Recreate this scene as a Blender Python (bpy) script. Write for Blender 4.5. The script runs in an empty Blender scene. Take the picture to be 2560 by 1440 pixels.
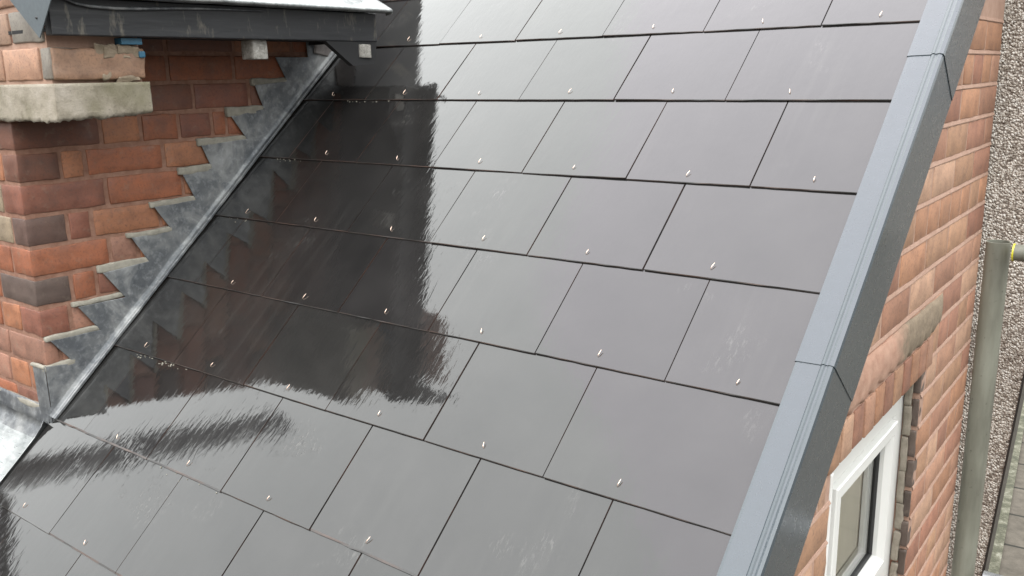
import bpy, bmesh, math, random
import numpy as np
from mathutils import Vector, Matrix, noise

random.seed(7)
rng = np.random.default_rng(7)
S = bpy.context.scene
COL = S.collection

# ------------------------------------------------------------------ camera
cam_d = bpy.data.cameras.new("camera")
cam_d.sensor_width = 36.0
cam_d.lens = 2231.44 / 2560 * 36
cam_d.clip_start = 0.02
cam_d.clip_end = 500
cam = bpy.data.objects.new("camera", cam_d)
COL.objects.link(cam)
CR = ((0.7954, 0.6058, -0.0202), (0.1258, -0.1976, -0.9722), (-0.5929, 0.7707, -0.2334))
CP = Vector((0.7496, -2.1943, -0.0949))
fw = Vector(CR[2]).normalized()
rt = Vector(CR[0]); rt = (rt - fw * rt.dot(fw)).normalized()
up = rt.cross(fw)
M = Matrix(((rt.x, up.x, -fw.x, CP.x), (rt.y, up.y, -fw.y, CP.y), (rt.z, up.z, -fw.z, CP.z), (0, 0, 0, 1)))
cam.matrix_world = M
S.camera = cam

# ------------------------------------------------------------------ world: overcast sky
SUN_EL, SUN_AZ = math.radians(48), math.radians(165)      # azimuth clockwise from +Y
W = bpy.data.worlds.new("World"); S.world = W; W.use_nodes = True
nt = W.node_tree; nt.nodes.clear()
out = nt.nodes.new("ShaderNodeOutputWorld"); bg = nt.nodes.new("ShaderNodeBackground")
sky = nt.nodes.new("ShaderNodeTexSky"); sky.sky_type = 'NISHITA'; sky.sun_disc = False
sky.sun_elevation = SUN_EL; sky.sun_rotation = SUN_AZ; sky.dust_density = 4.0; sky.air_density = 1.0
hs = nt.nodes.new("ShaderNodeHueSaturation"); hs.inputs['Saturation'].default_value = 0.12
hs.inputs['Value'].default_value = 1.0
tc = nt.nodes.new("ShaderNodeTexCoord"); sx = nt.nodes.new("ShaderNodeSeparateXYZ")
mp = nt.nodes.new("ShaderNodeMapRange"); mp.inputs['From Min'].default_value = 0; mp.inputs['From Max'].default_value = 1
mp.inputs['To Min'].default_value = 6.0; mp.inputs['To Max'].default_value = 22.0     # CIE overcast: zenith three times the horizon
cl = nt.nodes.new("ShaderNodeTexNoise"); cl.inputs['Scale'].default_value = 1.6; cl.inputs['Detail'].default_value = 3
clm = nt.nodes.new("ShaderNodeMapRange"); clm.inputs['From Min'].default_value = .3; clm.inputs['From Max'].default_value = .7
clm.inputs['To Min'].default_value = .94; clm.inputs['To Max'].default_value = 1.06
mu = nt.nodes.new("ShaderNodeMath"); mu.operation = 'MULTIPLY'
tint = nt.nodes.new("ShaderNodeMix"); tint.data_type = 'RGBA'; tint.blend_type = 'MULTIPLY'; tint.inputs[0].default_value = 1

tn = nt.nodes.new("ShaderNodeTexNoise"); tn.inputs['Scale'].default_value = 1.9; tn.inputs['Detail'].default_value = 1
tr_ = nt.nodes.new("ShaderNodeValToRGB"); tr_.color_ramp.elements[0].position = .99; tr_.color_ramp.elements[1].position = 1.14
tr_.color_ramp.elements[0].color = (.978, 1.0, .990, 1); tr_.color_ramp.elements[1].color = (1.008, .982, 1.026, 1)
tz = nt.nodes.new("ShaderNodeMath"); tz.operation = 'MULTIPLY_ADD'; tz.inputs[1].default_value = .30
nt.links.new(tn.outputs['Fac'], tz.inputs[0]); nt.links.new(sx.outputs['Z'], tz.inputs[2]); nt.links.new(tz.outputs[0], tr_.inputs[0]); nt.links.new(tr_.outputs[0], tint.inputs[6])
mx = nt.nodes.new("ShaderNodeMix"); mx.data_type = 'RGBA'; mx.inputs[0].default_value = 0.82
L = nt.links.new
L(tc.outputs['Generated'], sx.inputs[0]); L(sx.outputs['Z'], mp.inputs['Value'])
L(tc.outputs['Generated'], cl.inputs['Vector']); L(tc.outputs['Generated'], tn.inputs['Vector']); L(cl.outputs['Fac'], clm.inputs['Value'])
lowm = nt.nodes.new("ShaderNodeMapRange"); lowm.interpolation_type = 'SMOOTHSTEP'      # low sky dimmed, for unseen houses that would block it
lowm.inputs['From Min'].default_value = .02; lowm.inputs['From Max'].default_value = .40
lowm.inputs['To Min'].default_value = .30; lowm.inputs['To Max'].default_value = 1.0
mu2 = nt.nodes.new("ShaderNodeMath"); mu2.operation = 'MULTIPLY'
L(sx.outputs['Z'], lowm.inputs['Value']); L(mp.outputs['Result'], mu2.inputs[0]); L(lowm.outputs['Result'], mu2.inputs[1])
L(mu2.outputs[0], mu.inputs[0]); L(clm.outputs['Result'], mu.inputs[1])
L(mu.outputs[0], tint.inputs[7]); L(sky.outputs[0], hs.inputs['Color'])
L(hs.outputs[0], mx.inputs[6]); L(tint.outputs[2], mx.inputs[7])
L(mx.outputs[2], bg.inputs['Color']); bg.inputs['Strength'].default_value = 0.12
L(bg.outputs[0], out.inputs['Surface'])

sun_d = bpy.data.lights.new("sun", 'SUN'); sun_d.energy = 0.5; sun_d.angle = math.radians(35)
sun_d.color = (1.0, 0.97, 0.93)
sun = bpy.data.objects.new("sun", sun_d); COL.objects.link(sun)
sd = Vector((math.sin(SUN_AZ) * math.cos(SUN_EL), math.cos(SUN_AZ) * math.cos(SUN_EL), math.sin(SUN_EL)))
sun.rotation_euler = sd.to_track_quat('Z', 'Y').to_euler()
sun.location = sd * 20

S.view_settings.view_transform = 'Standard'; S.view_settings.look = 'None'
S.view_settings.gamma = 1; S.view_settings.use_curve_mapping = False
S.view_settings.exposure = 1.33
S.render.engine = 'CYCLES'

# ------------------------------------------------------------------ geometry frame
PI = 0.7223961920350058                 # roof pitch
CO, SI = math.cos(PI), math.sin(PI)
NRM = Vector((0, -SI, CO))
def rp(u, v, h=0.0):
    return Vector((u, v * CO - h * SI, v * SI + h * CO))

# ------------------------------------------------------------------ helpers
def mesh_obj(name, verts, faces, mats, parent=None, smooth=False, fm=None, col=None, uv=None):
    me = bpy.data.meshes.new(name)
    me.from_pydata([tuple(v) for v in verts], [], [tuple(f) for f in faces])
    for m in (mats if isinstance(mats, (list, tuple)) else [mats]): me.materials.append(m)
    if fm is not None: me.polygons.foreach_set("material_index", fm)
    if smooth: me.polygons.foreach_set("use_smooth", [True] * len(me.polygons))
    if col is not None:
        a = me.color_attributes.new("Col", 'FLOAT_COLOR', 'POINT')
        a.data.foreach_set("color", np.asarray(col, dtype=np.float32).ravel())
    if uv is not None:
        l = me.uv_layers.new(name="UVMap")
        vi = np.empty(len(me.loops), dtype=np.int32); me.loops.foreach_get("vertex_index", vi)
        l.data.foreach_set("uv", np.asarray(uv, dtype=np.float32)[vi].ravel())
    me.update()
    o = bpy.data.objects.new(name, me); COL.objects.link(o)
    if parent: o.parent = parent; o.matrix_parent_inverse = parent.matrix_world.inverted()
    return o

def bm_obj(name, bm, mats, parent=None, smooth=False):
    me = bpy.data.meshes.new(name)
    bmesh.ops.recalc_face_normals(bm, faces=bm.faces)
    bm.to_mesh(me); bm.free()
    for m in (mats if isinstance(mats, (list, tuple)) else [mats]): me.materials.append(m)
    if smooth: me.polygons.foreach_set("use_smooth", [True] * len(me.polygons))
    o = bpy.data.objects.new(name, me); COL.objects.link(o)
    if parent: o.parent = parent; o.matrix_parent_inverse = parent.matrix_world.inverted()
    return o

def thing(name, label, cat, loc=(0, 0, 0), group=None):
    o = bpy.data.objects.new(name, None); COL.objects.link(o); o.empty_display_size = .1
    o.location = loc
    o.matrix_world = Matrix.Translation(Vector(loc))
    o["label"] = label; o["category"] = cat
    if group: o["group"] = group
    return o
def tag(o, label, cat, group=None):
    o["label"] = label; o["category"] = cat
    if group: o["group"] = group
    return o

_tpl = {}
def box_tpl(nx, ny, nz):
    k = (nx, ny, nz)
    if k in _tpl: return _tpl[k]
    idx = {}; vs = []; fs = []
    def V(i, j, l):
        q = (i, j, l)
        if q not in idx: idx[q] = len(vs); vs.append((i / nx - .5, j / ny - .5, l / nz - .5))
        return idx[q]
    for j in range(ny):
        for l in range(nz):
            fs.append((V(0, j, l), V(0, j, l + 1), V(0, j + 1, l + 1), V(0, j + 1, l)))
            fs.append((V(nx, j, l), V(nx, j + 1, l), V(nx, j + 1, l + 1), V(nx, j, l + 1)))
    for i in range(nx):
        for l in range(nz):
            fs.append((V(i, 0, l), V(i + 1, 0, l), V(i + 1, 0, l + 1), V(i, 0, l + 1)))
            fs.append((V(i, ny, l), V(i, ny, l + 1), V(i + 1, ny, l + 1), V(i + 1, ny, l)))
    for i in range(nx):
        for j in range(ny):
            fs.append((V(i, j, 0), V(i, j + 1, 0), V(i + 1, j + 1, 0), V(i + 1, j, 0)))
            fs.append((V(i, j, nz), V(i + 1, j, nz), V(i + 1, j + 1, nz), V(i, j + 1, nz)))
    _tpl[k] = (np.array(vs), np.array(fs)); return _tpl[k]

def vnoise(P, sc, seed):
    return np.array([noise.noise_vector(Vector((p[0] * sc + seed, p[1] * sc - seed, p[2] * sc + 2 * seed))) for p in P])

class Soup:
    """many rounded, slightly uneven boxes in one mesh, each with its own colour"""
    def __init__(s): s.v = []; s.f = []; s.c = []; s.n = 0
    def box(s, lo, hi, col, r=.004, amp=.0012, seg=.022, sc=38, jit=.0):
        lo = np.array(lo, float); hi = np.array(hi, float)
        size = hi - lo; cen = (lo + hi) / 2
        n = [max(3, min(12, int(round(d / seg)) + 1)) for d in size]
        V, F = box_tpl(*n)
        r_ = min(r, size.min() / 2.01)
        V = V.copy()
        for a in range(3):
            k = np.round((V[:, a] + .5) * n[a]).astype(int); e = r_ * .75 / size[a]
            kk = np.linspace(0, 1, n[a] + 1)
            if n[a] >= 3:
                kk = np.concatenate([[0], np.linspace(e, 1 - e, n[a] - 1), [1]])
            V[:, a] = kk[k] - .5
        P = V * size
        inner = size / 2 - r_
        # pull the outermost rows in towards the edge so that the rounding stays tight
        q = np.clip(P, -inner, inner)
        for a in range(3):
            g = np.abs(V[:, a]) > .5 - .5 / n[a] - 1e-6
        d = P - q; ln = np.linalg.norm(d, axis=1, keepdims=True); ln[ln == 0] = 1
        P = q + d / ln * r_
        if jit: P = P * (1 + rng.uniform(-jit, jit, 3))
        sd = rng.uniform(0, 50)
        P = P + vnoise(P, sc, sd) * amp + vnoise(P, sc * .35, sd + 9) * amp * 1.3
        s.v.append(P + cen); s.f.append(F + s.n); s.n += len(P)
        s.c.append(np.tile(np.array(list(col) + [1.0]), (len(P), 1)))
    def obj(s, name, mat, parent, smooth=True):
        return mesh_obj(name, np.concatenate(s.v), np.concatenate(s.f), mat, parent, smooth, col=np.concatenate(s.c))

def prism(poly, axis_vec, thick, to3):
    """polygon given as 2-D points, mapped by to3, extruded along axis_vec by thick"""
    bm = bmesh.new()
    a = [bm.verts.new(to3(*p)) for p in poly]
    b = [bm.verts.new(to3(*p) + axis_vec * thick) for p in poly]
    from mathutils.geometry import tessellate_polygon
    n = len(poly)
    for t in tessellate_polygon([[Vector((p[0], p[1], 0)) for p in poly]]):
        bm.faces.new([a[i] for i in t]); bm.faces.new([b[i] for i in reversed(t)])
    for i in range(n): bm.faces.new((a[i], b[i], b[(i + 1) % n], a[(i + 1) % n]))
    return bm

def add_box(bm, lo, hi):
    lo = Vector(lo); hi = Vector(hi)
    vs = [bm.verts.new((x, y, z)) for x in (lo.x, hi.x) for y in (lo.y, hi.y) for z in (lo.z, hi.z)]
    for f in ((0, 1, 3, 2), (4, 6, 7, 5), (0, 4, 5, 1), (2, 3, 7, 6), (0, 2, 6, 4), (1, 5, 7, 3)):
        bm.faces.new([vs[i] for i in f])
    return vs

def bevel_all(bm, w, seg=2):
    bmesh.ops.bevel(bm, geom=list(bm.edges), offset=w, segments=seg, affect='EDGES', profile=.5)

def add_tube(bm, p0, p1, r0, r1=None, n=32, open_end=False, wall=.0032):
    p0 = Vector(p0); p1 = Vector(p1); r1 = r0 if r1 is None else r1
    d = (p1 - p0).normalized(); a = d.orthogonal().normalized(); b = d.cross(a)
    def ring(p, r): return [bm.verts.new(p + (a * math.cos(t) + b * math.sin(t)) * r) for t in [2 * math.pi * i / n for i in range(n)]]
    A = ring(p0, r0); B = ring(p1, r1)
    for i in range(n): bm.faces.new((A[i], A[(i + 1) % n], B[(i + 1) % n], B[i]))
    if open_end:
        C = ring(p1, r1 - wall); D = ring(p1 - d * .25, r1 - wall)
        for i in range(n):
            j = (i + 1) % n
            bm.faces.new((B[i], B[j], C[j], C[i])); bm.faces.new((C[i], C[j], D[j], D[i]))
        bm.faces.new(D)
    else: bm.faces.new(B)
    bm.faces.new(A[::-1])

def path_tube(pts, r, n=8, closed_caps=True):
    bm = bmesh.new(); rings = []
    for i, p in enumerate(pts):
        p = Vector(p); t = (Vector(pts[min(i + 1, len(pts) - 1)]) - Vector(pts[max(i - 1, 0)])).normalized()
        a = t.cross(Vector((0.3, .1, 1))).normalized(); b = t.cross(a)
        rr = r[i] if isinstance(r, (list, tuple)) else r
        rings.append([bm.verts.new(p + (a * math.cos(q) + b * math.sin(q)) * rr) for q in [2 * math.pi * k / n for k in range(n)]])
    for A, B in zip(rings, rings[1:]):
        for k in range(n): bm.faces.new((A[k], A[(k + 1) % n], B[(k + 1) % n], B[k]))
    bm.faces.new(rings[0][::-1]); bm.faces.new(rings[-1])
    return bm

# ------------------------------------------------------------------ materials
AL = .60            # one scale on the colours, lowered to balance the brighter sky
class Mt:
    def __init__(s, name, **kw):
        s.m = bpy.data.materials.new(name); s.m.use_nodes = True
        s.t = s.m.node_tree; s.b = s.t.nodes['Principled BSDF']
        for k, v in kw.items(): s.b.inputs[k.replace('_', ' ')].default_value = v
        s.last = None
    def n(s, typ, **kw):
        x = s.t.nodes.new(typ)
        for k, v in kw.items():
            if k in x.inputs: x.inputs[k].default_value = v
            else: setattr(x, k, v)
        return x
    def l(s, a, b): s.t.links.new(a, b)
    def coord(s, kind='Object', scale=(1, 1, 1), rot=(0, 0, 0)):
        c = s.n('ShaderNodeTexCoord'); m = s.n('ShaderNodeMapping')
        m.inputs['Scale'].default_value = scale; m.inputs['Rotation'].default_value = rot
        s.l(c.outputs[kind], m.inputs['Vector']); return m.outputs[0]
    def noise(s, vec, scale, detail=4, rough=.55, dist=0):
        x = s.n('ShaderNodeTexNoise'); x.inputs['Scale'].default_value = scale; x.inputs['Detail'].default_value = detail
        x.inputs['Roughness'].default_value = rough; x.inputs['Distortion'].default_value = dist
        s.l(vec, x.inputs['Vector']); return x.outputs['Fac']
    def vor(s, vec, scale, out='Distance', feature='F1'):
        x = s.n('ShaderNodeTexVoronoi'); x.feature = feature; x.inputs['Scale'].default_value = scale
        s.l(vec, x.inputs['Vector']); return x.outputs[out]
    def ramp(s, fac, stops):
        x = s.n('ShaderNodeValToRGB'); e = x.color_ramp.elements
        while len(e) < len(stops): e.new(.5)
        for i, (p, c) in enumerate(stops):
            e[i].position = p; e[i].color = tuple(x_ * AL for x_ in c[:3]) + (1,)
        s.l(fac, x.inputs[0]); return x.outputs[0]
    def val(s, fac, a, b, lo=0., hi=1.):
        x = s.n('ShaderNodeMapRange'); x.inputs['From Min'].default_value = lo; x.inputs['From Max'].default_value = hi
        x.inputs['To Min'].default_value = a; x.inputs['To Max'].default_value = b
        s.l(fac, x.inputs['Value']); return x.outputs[0]
    def mix(s, fac, a, b, blend='MIX'):
        x = s.n('ShaderNodeMix'); x.data_type = 'RGBA'; x.blend_type = blend
        for k, v in ((0, fac), (6, a), (7, b)):
            if isinstance(v, (int, float)): x.inputs[k].default_value = v
            elif isinstance(v, tuple): x.inputs[k].default_value = tuple(x_ * AL for x_ in v[:3]) + (1,)
            else: s.l(v, x.inputs[k])
        return x.outputs[2]
    def math(s, op, a, b=None):
        x = s.n('ShaderNodeMath'); x.operation = op
        for k, v in ((0, a), (1, b)):
            if v is None: continue
            if isinstance(v, (int, float)): x.inputs[k].default_value = v
            else: s.l(v, x.inputs[k])
        return x.outputs[0]
    def bump(s, h, strength, dist, prev=None):
        x = s.n('ShaderNodeBump'); x.inputs['Strength'].default_value = strength; x.inputs['Distance'].default_value = dist
        s.l(h, x.inputs['Height'])
        if prev is not None: s.l(prev, x.inputs['Normal'])
        return x.outputs[0]
    def set(s, k, v):
        if isinstance(v, (int, float)): s.b.inputs[k].default_value = v
        elif isinstance(v, tuple): s.b.inputs[k].default_value = v + (1,) if len(v) == 3 else v
        else: s.l(v, s.b.inputs[k])

# wet fibre-cement slate: near-black, glossy paint under a film of water
m = Mt('wet_slate', IOR=1.5, Specular_IOR_Level=.15)
uv = m.coord('UV')
uvs = m.coord('UV', (1.0, .28, 1))
big = m.noise(m.coord('UV', (1, 1, 1)), 7, 3)
att = m.n('ShaderNodeAttribute'); att.attribute_name = 'Col'
base = m.mix(m.val(big, 0, 1, .3, .7), (.019, .0185, .018), (.029, .028, .027))
base = m.mix(1.0, base, att.outputs['Color'], 'MULTIPLY')
patch = m.val(m.noise(uv, 4.2, 3, .6), 0, 1, .60, .72)            # scuffed places where the film breaks up
fleck = m.val(m.noise(uvs, 150, 3, .7), 0, 1, .52, .66)
pf = m.math('MULTIPLY', patch, fleck)
run = m.val(m.noise(m.coord('UV', (1, .05, 1)), 38, 4, .65), 0, 1, .50, .72)
runm = m.math('MULTIPLY', run, m.val(m.noise(uv, 2.3, 2), 0, 1, .46, .62))
base = m.mix(m.math('MULTIPLY', pf, .5), base, (.17, .165, .155))
base = m.mix(m.math('MULTIPLY', runm, .16), base, (.10, .098, .09))
m.set('Base Color', base)
m.set('Roughness', m.val(pf, .07, .28))
m.set('Coat Weight', 1.0); m.set('Coat Roughness', m.math('ADD', m.val(pf, .02, .14), m.math('MULTIPLY', runm, .05))); m.set('Coat IOR', 1.5)
r1 = m.noise(uvs, 62, 3, .6, .6)                              # riven grain, drawn out down the slope
r2 = m.noise(uv, 16, 2, .5)
b1 = m.bump(r2, 1.0, .00035)
b2 = m.bump(r1, 1.0, .00026, b1)
b3 = m.bump(pf, .5, .0004, b2)
m.l(b3, m.b.inputs['Normal']); m.l(b3, m.b.inputs['Coat Normal'])
SLATE = m.m
m = Mt('slate_cut_edge', Roughness=.45, IOR=1.5)
e = m.noise(m.coord('UV', (1, 1, 1)), 26, 4)
e2 = m.noise(m.coord('UV'), 9, 2)
m.set('Base Color', m.mix(m.val(e2, 0, 1, .4, .62), m.ramp(e, [(.3, (.022, .019, .018)), (.7, (.045, .036, .032))]), (.10, .052, .038)))
m.l(m.bump(m.noise(m.coord('UV'), 240, 4), .6, .0006), m.b.inputs['Normal'])
EDGE = m.m
m = Mt('slate_worn_lip', Roughness=.28, IOR=1.5)
m.set('Base Color', m.mix(m.val(m.noise(m.coord('UV'), 8, 3), 0, 1, .45, .62), (.055, .052, .05), (.12, .08, .065)))
m.set('Coat Weight', .35); m.set('Coat Roughness', .15)
m.l(m.bump(m.noise(m.coord('UV'), 120, 3), .4, .0006), m.b.inputs['Normal'])
LIP = m.m
m = Mt('roof_underlay', Base_Color=(.012, .012, .013, 1), Roughness=.9); DECK = m.m

m = Mt('copper', Metallic=1.0, Roughness=.33, Base_Color=(.86, .66, .54, 1)); COPPER = m.m

def brick_mat(name, wet=0., grime=.5):
    m = Mt(name, Roughness=.8)
    oc = m.coord('Object')
    at = m.n('ShaderNodeAttribute'); at.attribute_name = 'Col'
    n1 = m.noise(oc, 22, 5, .6); n2 = m.noise(oc, 150, 4, .65); n3 = m.noise(oc, 9, 3)
    c = m.mix(1.0, at.outputs['Color'], m.ramp(n1, [(.25, (.70, .66, .66)), (.5, (1, 1, 1)), (.75, (1.22, 1.2, 1.18))]), 'MULTIPLY')
    c = m.mix(m.val(n2, 0, .5, .5, .75), c, (.08, .05, .04))
    c = m.mix(m.val(m.noise(oc, 75, 5, .75), 0, .5, .55, .70), c, m.mix(1.0, c, (1.5, 1.5, 1.6), 'MULTIPLY'))
    c = m.mix(m.val(m.noise(oc, 34, 5, .7), 0, .55 * grime, .56, .72), c, (.34, .27, .20))
    c = m.mix(m.val(n3, 0, .5 * grime, .52, .72), c, (.09, .065, .05))
    m.set('Base Color', c)
    m.set('Roughness', m.val(n1, .45 if wet else .7, .8, .3, .7))
    m.l(m.bump(m.noise(oc, 260, 5, .7), .7, .0009, m.bump(n1, .6, .002)), m.b.inputs['Normal'])
    return m.m
BRICK = brick_mat('red_brick', 1, .6)
BRICK2 = brick_mat('haze_paled_brick', 0, .15)
def mortar_mat(name, c1, c2):
    m = Mt(name, Roughness=.9)
    oc = m.coord('Object')
    m.set('Base Color', m.mix(m.val(m.noise(oc, 40, 5, .65), 0, 1, .3, .7), c1, c2))
    m.l(m.bump(m.noise(oc, 330, 4, .7), .8, .0012, m.bump(m.noise(oc, 55, 3), .5, .002)), m.b.inputs['Normal'])
    return m.m
MORTAR = mortar_mat('red_mortar', (.27, .125, .080), (.42, .24, .17))
MORTAR2 = mortar_mat('pink_mortar', (.46, .28, .20), (.58, .38, .29))
POINT = mortar_mat('grey_pointing', (.30, .28, .23), (.46, .43, .36))
DARKM = mortar_mat('dark_recess', (.03, .026, .022), (.06, .05, .042))

m = Mt('weathered_stone', Roughness=.9)
oc = m.coord('Object')
c = m.ramp(m.noise(oc, 14, 5, .6), [(.3, (.22, .19, .13)), (.5, (.42, .37, .29)), (.72, (.56, .50, .42))])
c = m.mix(m.val(m.noise(oc, 5, 2), 0, .8, .5, .62), c, (.22, .20, .12))
c = m.mix(m.val(m.noise(oc, 120, 4, .7), 0, .5, .58, .72), c, (.09, .08, .06))
m.set('Base Color', c)
m.l(m.bump(m.noise(oc, 190, 6, .75), .9, .0025, m.bump(m.noise(oc, 30, 3), .6, .004)), m.b.inputs['Normal'])
STONE = m.m

def lead_mat(name, c1, c2, c3, rough, metal, streak=None):
    m = Mt(name, Metallic=metal)
    oc = m.coord('Object') if streak is None else m.coord('Object', *streak)
    n = m.noise(oc, 11, 5, .62, .4)
    c = m.ramp(n, [(.3, c1), (.5, c2), (.7, c3)])
    c = m.mix(m.val(m.noise(m.coord('Object'), 7, 4, .65, .8), 0, .75, .48, .66), c, tuple(min(1, x_ * 1.35) for x_ in c3))
    c = m.mix(m.val(m.noise(m.coord('Object'), 5, 3, .6), 0, .6, .50, .66), c, c1)
    c = m.mix(m.val(m.noise(m.coord('Object'), 60, 5, .7), 0, .35, .5, .7), c, (.62, .64, .66))
    m.set('Base Color', c)
    m.set('Roughness', m.val(m.noise(oc, 24, 4), rough[0], rough[1], .3, .7))
    m.l(m.bump(m.noise(m.coord('Object'), 18, 3), .7, .006, m.bump(m.noise(m.coord('Object'), 120, 3), .3, .0006)), m.b.inputs['Normal'])
    return m.m
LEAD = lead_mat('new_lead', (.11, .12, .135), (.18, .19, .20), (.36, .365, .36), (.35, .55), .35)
LEADW = lead_mat('sky_bright_lead', (.22, .24, .24), (.38, .40, .40), (.56, .58, .57), (.25, .45), .4,
                 ((1, 5, 5), (0, 0, .5)))  # paler copy of the lead: sky reflection on the slopes put into colour

def plastic(name, c, rough=.3, spots=True, coat=.4, bumpy=.0):
    m = Mt(name)
    oc = m.coord('Object')
    n = m.noise(oc, 30, 4)
    m.set('Base Color', m.mix(m.val(n, 0, 1, .3, .7), tuple(x * .96 for x in c), tuple(x * 1.04 for x in c)))
    m.set('Roughness', m.val(m.noise(oc, 80, 3), rough * .8, rough * 1.25, .3, .7))
    m.set('Coat Weight', coat); m.set('Coat Roughness', .08); m.set('Coat IOR', 1.45 if name == 'anthracite_trim' else 1.5)
    if spots:                                   # rain drops standing on the surface
        v = m.vor(oc, 210); k = m.vor(oc, 210, 'Color')
        sep = m.n('ShaderNodeSeparateColor'); m.l(k, sep.inputs[0])
        keep = m.val(sep.outputs[0], 0, 1, .80, .82)
        dens = m.val(m.noise(oc, 4.5, 3), 0, 1, .50, .66)
        drop = m.math('MULTIPLY', m.math('MULTIPLY', m.val(v, 1, 0, 0, .34), keep), dens)
        bb = m.bump(drop, .5, .0011, m.bump(m.noise(oc, 420, 2), .35, .0006))
        m.l(bb, m.b.inputs['Normal']); m.l(bb, m.b.inputs['Coat Normal'])
    return m.m
TRIM = plastic('anthracite_trim', (.050, .068, .082), .30, True, .6)
UPVC = Mt('white_upvc', Base_Color=(.58, .58, .56, 1), Roughness=.32).m
BEAD = plastic('grey_gasket', (.06, .06, .06), .5, False, 0)
BLUE = plastic('blue_plastic', (.03, .16, .27), .4, False, .2)
YEL = plastic('yellow_plastic', (.75, .68, .03), .4, False, .2)
BLKP = plastic('black_plastic', (.018, .018, .018), .35, False, .2)
FLAP = plastic('blue_grey_metal', (.12, .145, .16), .5, False, .1)

m = Mt('wet_black_timber', Roughness=.45)
oc = m.coord('Object', (1, .12, 1))
c = m.ramp(m.noise(oc, 40, 5, .6), [(.3, (.012, .013, .016)), (.6, (.028, .029, .033)), (.8, (.075, .070, .062))])
c = m.mix(m.val(m.noise(m.coord('Object', (1, 1, .35)), 26, 4, .65), 0, .7, .57, .70), c, (.26, .23, .18))
m.set('Base Color', c)
m.l(m.bump(m.noise(oc, 90, 4), .5, .0015), m.b.inputs['Normal'])
FASCIA = m.m
m = Mt('sawn_timber_end', Roughness=.8)
oc = m.coord('Object')
m.set('Base Color', m.ramp(m.noise(oc, 90, 5, .7), [(.3, (.20, .18, .16)), (.55, (.46, .44, .40)), (.75, (.60, .58, .54))]))
m.l(m.bump(m.noise(oc, 160, 3), .8, .003), m.b.inputs['Normal'])
TIMBER = m.m

m = Mt('pebbledash', Roughness=.75)
oc = m.coord('Object')
wv = m.n('ShaderNodeVectorMath'); wv.operation = 'ADD'
nz = m.n('ShaderNodeTexNoise'); nz.inputs['Scale'].default_value = 60; nz.inputs['Detail'].default_value = 2
m.l(oc, nz.inputs['Vector'])
sc_ = m.n('ShaderNodeVectorMath'); sc_.operation = 'SCALE'; sc_.inputs['Scale'].default_value = .010
m.l(nz.outputs['Color'], sc_.inputs[0]); m.l(oc, wv.inputs[0]); m.l(sc_.outputs[0], wv.inputs[1])
vd = m.vor(wv.outputs[0], 150); vc = m.vor(wv.outputs[0], 150, 'Color')
sp = m.n('ShaderNodeSeparateColor'); m.l(vc, sp.inputs[0])
peb = m.ramp(sp.outputs[0], [(.0, (.24, .20, .16)), (.25, (.52, .46, .39)), (.5, (.72, .66, .58)), (.75, (.88, .83, .75)), (1., (.98, .95, .88))])
c = m.mix(m.val(vd, 0, 1, .50, .80), peb, (.22, .18, .15))
c = m.mix(m.val(m.noise(oc, 2.5, 3), 0, .35, .4, .65), c, (.17, .13, .11))
m.set('Base Color', c)
m.l(m.bump(m.val(vd, 1, 0, 0, .8), 1.0, .006), m.b.inputs['Normal'])
PEBBLE = m.m

m = Mt('galvanised_tube', Roughness=.62, Metallic=.25)
oc = m.coord('Object', (1, 1, .2))
c = m.ramp(m.noise(oc, 16, 5, .6), [(.3, (.15, .145, .115)), (.5, (.25, .25, .20)), (.72, (.36, .365, .30))])
c = m.mix(m.val(m.noise(m.coord('Object'), 70, 4, .7), 0, .8, .64, .72), c, (.06, .05, .035))
m.set('Base Color', c)
m.l(m.bump(m.noise(oc, 60, 3), .3, .001), m.b.inputs['Normal'])
GALV = m.m
m = Mt('bright_tube', Metallic=.8, Roughness=.35)
m.set('Base Color', m.ramp(m.noise(m.coord('Object'), 30, 3), [(.3, (.30, .31, .32)), (.7, (.48, .50, .50))]))
ALU = m.m

m = Mt('window_glass', Roughness=.02, IOR=1.5)
m.set('Base Color', (.80, .84, .82)); m.set('Transmission Weight', 1.0)
GLASS = m.m
gt = m.t; gt.nodes.remove(m.b)
tr = gt.nodes.new('ShaderNodeBsdfTransparent'); tr.inputs[0].default_value = (.93, .95, .94, 1)
gl = gt.nodes.new('ShaderNodeBsdfGlossy'); gl.inputs['Roughness'].default_value = .01
fr = gt.nodes.new('ShaderNodeFresnel'); fr.inputs['IOR'].default_value = 1.5
mxs = gt.nodes.new('ShaderNodeMixShader'); outn = [n_ for n_ in gt.nodes if n_.type == 'OUTPUT_MATERIAL'][0]
gt.links.new(fr.outputs[0], mxs.inputs[0]); gt.links.new(tr.outputs[0], mxs.inputs[1]); gt.links.new(gl.outputs[0], mxs.inputs[2]); gt.links.new(mxs.outputs[0], outn.inputs['Surface'])
m = Mt('beige_pane_reflection', Roughness=.8)
m.set('Base Color', m.ramp(m.noise(m.coord('Object', (1, 1, .3)), 7, 3), [(.3, (1.05, .96, .80)), (.7, (1.3, 1.2, 1.02))]))
PANEREFL = m.m
m = Mt('room_plaster', Roughness=.9)
m.set('Base Color', m.ramp(m.noise(m.coord('Object'), 3, 3), [(.3, (.34, .29, .22)), (.7, (.46, .40, .31))]))
ROOM = m.m

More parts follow.
